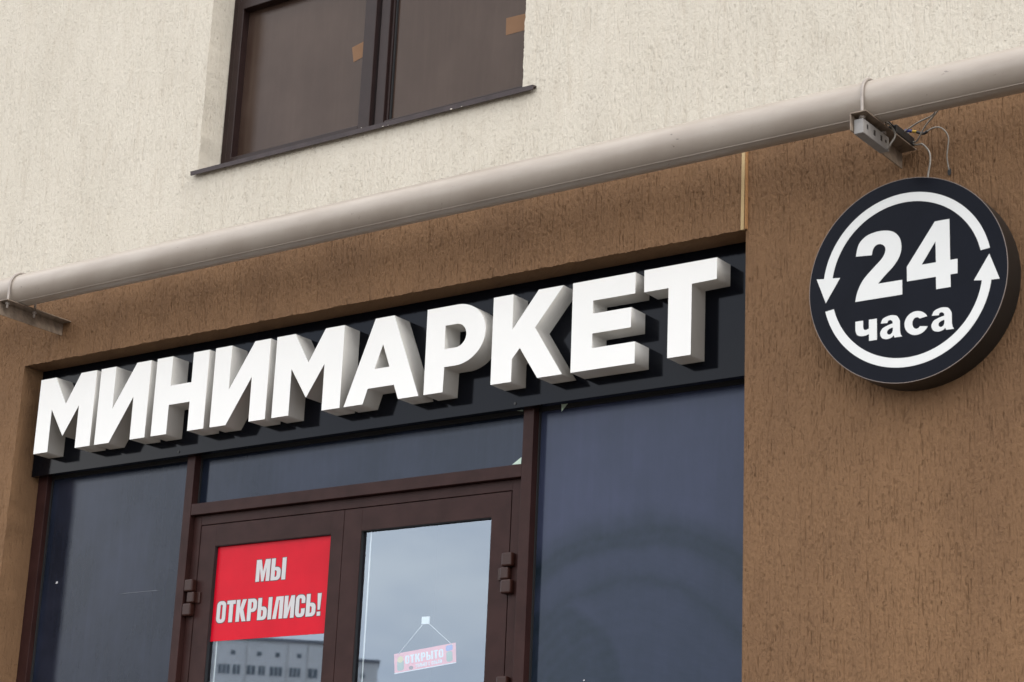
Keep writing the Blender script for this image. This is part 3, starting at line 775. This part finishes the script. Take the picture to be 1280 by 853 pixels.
cable('cable', [(4.925, -0.03, 0.200), (4.950, -0.045, 0.186), (4.972, -0.05, 0.182), (4.998, -0.05, 0.146), (5.001, -0.05, 0.106), (4.990, -0.045, 0.060), (4.985, -0.04, 0.028)], 0.0034, 'cable_white', 'white cable dropping from the bracket into the top of the round sign')
cable('cable', [(4.900, -0.06, 0.224), (4.930, -0.05, 0.242), (4.972, -0.05, 0.224), (5.015, -0.05, 0.238), (5.047, -0.045, 0.232), (5.066, -0.03, 0.196), (5.050, -0.01, 0.130), (5.048, 0.016, 0.075)], 0.0026, 'cable_white', 'grey white cable looping from the adapter into a hole in the brown plaster')
cable('cable', [(4.905, -0.08, 0.222), (4.920, -0.10, 0.222), (4.985, -0.11, 0.245), (5.062, -0.15, 0.245), (5.080, -0.19, 0.262), (5.085, -0.235, 0.240)], 0.0030, 'cable_white', 'thin white cable rising from the adapter along the underside of the pipe')
cable('cable', [(4.915, -0.02, 0.215), (4.950, -0.05, 0.200), (5.000, -0.08, 0.240), (5.070, -0.12, 0.275), (5.095, -0.19, 0.262), (5.105, -0.235, 0.240)], 0.0030, 'cable_white', 'white cable stretched straight from the bracket end up to the pipe')
cable('cable', [(4.890, -0.169, 0.204), (4.905, -0.205, 0.226), (4.950, -0.235, 0.160), (4.935, -0.245, 0.120), (4.915, -0.215, 0.118), (4.896, -0.189, 0.130)], 0.0034, 'cable_white', 'white cable bowed between the white box and the black adapter')
cable('cable', [(4.880, -0.150, 0.228), (4.885, -0.185, 0.252), (4.900, -0.200, 0.240), (4.912, -0.170, 0.222)], 0.0036, 'cable_black', 'short black cable curled over the adapter box')
cable('tape_joint', [(4.905, -0.055, 0.249), (4.930, -0.050, 0.2425)], 0.0062, 'tape_blue', 'blue taped wire joint beside the adapter box')
cable('tape_joint', [(4.934, -0.0505, 0.2415), (4.949, -0.050, 0.236)], 0.0058, 'tape_yellow', 'yellow taped wire joint behind the bracket end')
cable('tape_joint', [(4.950, -0.050, 0.2355), (4.976, -0.050, 0.2235), (4.992, -0.050, 0.2300)], 0.0056, 'cable_black', 'black taped wire joint between yellow tape and cable loop')
bm = bmesh.new(); bmesh.ops.create_cone(bm, segments=14, radius1=0.007, radius2=0.005, depth=0.004, cap_ends=True)
for v in bm.verts: v.co = Vector((5.050 + v.co.x * (1 + 0.3 * random.random()), 0.0105 + v.co.z, 0.078 + v.co.y * 1.8 * (1 + 0.3 * random.random())))
link('cable_hole', bm_mesh(bm, 'cable_hole'), bld, 'black_plastic')

# ------------------------------------------------------------------ condensed print glyphs (unit height)
def rr(x0, z0, x1, z1, r):
    o = []
    for cx, cz, a in ((x1 - r, z1 - r, 0), (x0 + r, z1 - r, 90), (x0 + r, z0 + r, 180), (x1 - r, z0 + r, 270)): o += arc(cx, cz, r, r, a, a + 90, 6)
    return o
G = {
 'О': (.5, [rr(0, 0, .5, 1, .2), rr(.19, .16, .31, .84, .058)]),
 'Т': (.46, [[(0, 1), (.46, 1), (.46, .83), (.335, .83), (.335, 0), (.125, 0), (.125, .83), (0, .83)]]),
 'К': (.56, [[(0, 0), (0, 1), (.2, 1), (.2, .60), (.33, 1), (.54, 1), (.39, .54), (.56, 0), (.345, 0), (.2, .44), (.2, 0)]]),
 'Р': (.5, [[(0, 0), (0, 1), (.3, 1)] + arc(.3, .8, .2, .2, 80, 0, 6) + arc(.3, .6, .2, .2, 0, -90, 6) + [(.2, .4), (.2, 0)], [(.2, .85), (.26, .85), (.3, .80), (.3, .60), (.26, .55), (.2, .55)]]),
 'Ь': (.5, [[(0, 0), (0, 1), (.2, 1), (.2, .6), (.3, .6)] + arc(.3, .4, .2, .2, 80, 0, 6) + arc(.3, .2, .2, .2, 0, -90, 6), [(.2, .45), (.26, .45), (.3, .40), (.3, .20), (.26, .15), (.2, .15)]]),
 'Л': (.54, [[(0, 0), (.15, 1), (.54, 1), (.54, 0), (.34, 0), (.34, .84), (.30, .84), (.20, 0)]]),
 'И': (.54, [[(0, 0), (0, 1), (.195, 1), (.195, .45), (.345, 1), (.54, 1), (.54, 0), (.345, 0), (.345, .55), (.195, 0)]]),
 'С': (.5, [[(.5, .62)] + arc(.3, .8, .2, .2, 0, 90, 6) + arc(.2, .8, .2, .2, 90, 180, 6) + arc(.2, .2, .2, .2, 180, 270, 6) + arc(.3, .2, .2, .2, 270, 360, 6) + [(.5, .38), (.31, .38), (.31, .2), (.28, .155), (.22, .155), (.19, .2), (.19, .8), (.22, .845), (.28, .845), (.31, .8), (.31, .62)]]),
 'М': (.72, [[(0, 0), (0, 1), (.25, 1), (.36, .45), (.47, 1), (.72, 1), (.72, 0), (.53, 0), (.53, .62), (.42, 0), (.30, 0), (.19, .62), (.19, 0)]]),
 '!': (.22, [[(.01, 1), (.21, 1), (.17, .27), (.05, .27)], [(.02, 0), (.20, 0), (.20, .18), (.02, .18)]]),
}
G['Ы'] = (.76, G['Ь'][1] + [[(.56, 0), (.76, 0), (.76, 1), (.56, 1)]])
def word(txt, x0, z0, width, h, gap=.06):
    tot = sum(G[c][0] for c in txt) + gap * (len(txt) - 1)
    k = width / tot; x = x0; out = []
    for c in txt:
        w, lps = G[c]
        out.append((c, [[(x + a * k, z0 + b * h) for a, b in lp] for lp in lps])); x += (w + gap) * k
    return out
def grow(loops, d):
    """shift a print's outline outwards for its dark edging"""
    out = []
    for li, lp in enumerate(loops):
        n = len(lp); area = sum(lp[i][0] * lp[(i + 1) % n][1] - lp[(i + 1) % n][0] * lp[i][1] for i in range(n))
        s = 1 if area > 0 else -1
        q = []
        for i in range(n):
            a, b, c = Vector(lp[i - 1]), Vector(lp[i]), Vector(lp[(i + 1) % n])
            e1 = b - a; e2 = c - b
            if e1.length < 1e-7 or e2.length < 1e-7: q.append(tuple(b)); continue
            n1 = Vector((e1.y, -e1.x)).normalized(); n2 = Vector((e2.y, -e2.x)).normalized()
            m_ = (n1 + n2); m_ = m_ / max(m_.length, 0.6) * 1.2
            q.append(tuple(b + m_ * d * s))
        out.append(q)
    return out

# red poster stuck on the door glass
po = thing('poster', 'red poster with white words МЫ ОТКРЫЛИСЬ! on the door glass', 'poster')
PYF = 0.2112
shape('sheet', [[(1.2772, -1.4415), (1.9842, -1.4385), (1.9842, -0.9990), (1.2772, -0.9990)]], PYF, PYF + 0.0012, 'poster_red', po)
for txt, x0, z0, wdt, h in (('МЫ', 1.532, -1.180, .183, .101), ('ОТКРЫЛИСЬ!', 1.303, -1.358, .640, .101)):
    for c, lps in word(txt, x0, z0, wdt, h):
        outer = lps if c not in 'ОРЬЫ' else lps
        bd = shape('letter_edge', [grow([l], 0.0030 if c != 'Л' else 0.0012)[0] for l in (lps if c in ('!',) else [lps[0]] + ([lps[2]] if c == 'Ы' else []))], PYF - 0.0005, PYF - 0.0001, 'print_dark', po)
        shape('letter', lps, PYF - 0.0010, PYF - 0.0006, 'print_white', po)
        if c in 'ОРЬЫ':
            shape('letter_counter', [grow([lps[1]], -0.0030)[0]], PYF - 0.0009, PYF - 0.00055, 'poster_red', po)

# small OPEN sign hung by a cord inside the right door glass
hs = thing('hanging_sign', 'small pink red sign reading ОТКРЫТО hung by a cord from a hook inside the door glass', 'hanging sign')
HY = 0.2220
ang = math.radians(5.9)
HCX, HCZ = 2.539, -1.5715
def hrot(L): return [(HCX + x * math.cos(ang) - z * math.sin(ang), HCZ + x * math.sin(ang) + z * math.cos(ang)) for x, z in L]
shape('board', [hrot([(-.166, -.042), (.166, -.042), (.166, .042), (-.166, .042)])], HY, HY + 0.002, 'card_pink', hs)
shape('board_edge', [hrot([(-.166, -.0445), (.166, -.0445), (.166, -.0405), (-.166, -.0405)])], HY - 0.001, HY - 0.0001, 'card_white', hs)
for c, lps in word('ОТКРЫТО', -.106, -.010, .206, .036, .09): shape('letter', [hrot(l) for l in lps], HY - 0.001, HY - 0.0002, 'card_white', hs)
for c, lps in word('ТОЛЬКО', -.050, -.033, .062, .015, .12) + word('С', .020, -.033, .007, .015) + word('СОБОИ'.replace('Б', 'Ь'), .036, -.033, .056, .015, .12):
    shape('small_letter', [hrot(l) for l in lps], HY - 0.001, HY - 0.0002, 'card_white', hs)
shape('emblem', [hrot(rr(-.150, -.034, -.114, .012, .010))], HY - 0.0008, HY - 0.0002, 'card_green', hs)
shape('emblem', [hrot(arc(-.132, .014, .016, .014, 0, 360, 20)[:-1])], HY - 0.0012, HY - 0.0009, 'card_yellow', hs)
shape('emblem', [hrot(rr(.116, -.034, .148, .010, .010))], HY - 0.0008, HY - 0.0002, 'card_green', hs)
shape('emblem', [hrot(rr(.114, .012, .150, .036, .008))], HY - 0.0008, HY - 0.0002, 'card_blue', hs)
shape('emblem', [hrot(arc(-.075, -.030, .012, .008, 0, 360, 16)[:-1])], HY - 0.0008, HY - 0.0002, 'paper_orange', hs)
tube('cord', [(2.530, HY, -1.415), (2.395, HY - 0.002, -1.548)], 0.0015, 'card_white', hs, 6)
tube('cord', [(2.538, HY, -1.415), (2.688, HY - 0.002, -1.524)], 0.0015, 'card_white', hs, 6)
box('hook', 2.513, 2.556, HY - 0.0045, HY + 0.002, -1.427, -1.394, 'card_white', hs, 0.002)

# ------------------------------------------------------------------ the block of flats over the street (seen mirrored in the door glass)
blk = thing('panel_apartment_block', 'pale panel apartment block mirrored in the door glass', 'building')
hx, hy = -0.6635, -0.7482
DIST = 260.0
bx, by = 2.0 + hx * DIST, 0.2 + hy * DIST
blk.location = (bx, by, GZ - 0.13)
blk.rotation_euler = (0, 0, math.atan2(-0.6635, 0.7482))     # local x runs along its facade, local y faces the shop (sign below)
ROOF = 33.9 - (GZ - 0.13)
PXM = 0.108
def lbox(name, x0, x1, y0, y1, z0, z1, mat, parent=blk): return box(name, x0, x1, y0, y1, z0, z1, mat, parent)
# local +y points towards the shop
lbox('wall', -60, 2.6, -14, 0, 0, ROOF, 'block_wall')
lbox('wall', 2.6, 7.9, -14, -0.1, 0, ROOF - 2.1, 'block_wall')
lbox('parapet', -60.3, 2.8, -14.2, 0.25, ROOF, ROOF + 0.35, 'roof_metal')
lbox('parapet', 2.8, 8.15, -14.2, 0.15, ROOF - 2.1, ROOF - 1.75, 'roof_metal')
for u in (248, 270, 311, 361, 386):
    s = (u - 400) * PXM
    lbox('panel_seam', s - 0.10, s + 0.10, 0, 0.12, 0, ROOF - 0.02, 'block_joint')
for k in range(1, 6):
    s = (248 - 400) * PXM - 6.5 * k
    lbox('panel_seam', s - 0.10, s + 0.10, 0, 0.12, 0, ROOF - 0.02, 'block_joint')
def far_window(x0, x1, z0, z1, n, y=0.0):
    fr = lbox('window', x0, x1, y - 0.03, y + 0.03, z0, z1, 'block_frame')
    w = (x1 - x0) / n
    for i in range(n):
        box('pane', x0 + w * i + 0.10, x0 + w * (i + 1) - 0.10, y + 0.031, y + 0.05, z0 + 0.1, z1 - 0.1, 'block_glass', fr)
attic = [265, 294, 326, 348.6, 375.4]
rows = [(259.7, 268.8, 2), (276.6, 292, 3), (294.5, 304.5, 2), (311.7, 323, 2), (325.8, 335, 2), (339.9, 356, 3), (363.8, 378.5, 3), (387, 399.6, 2)]
for u in attic + [240, 212, 190, 160, 130]:
    s = (u - 400) * PXM; far_window(s - .36, s + .36, ROOF - 2.15, ROOF - 1.45, 1)
s = (455 - 400) * PXM; far_window(s - .36, s + .36, ROOF - 4.3, ROOF - 3.6, 1, -0.1)
for fl in range(4):
    zt = ROOF - 3.35 - 3.0 * fl
    for u0, u1, n in rows + [(u - 152, v - 152, k) for u, v, k in rows]:
        far_window((u0 - 400) * PXM, (u1 - 400) * PXM, zt - 1.35, zt, n)
    far_window((446 - 400) * PXM, (459 - 400) * PXM, zt - 5.1, zt - 3.8, 2, -0.1)
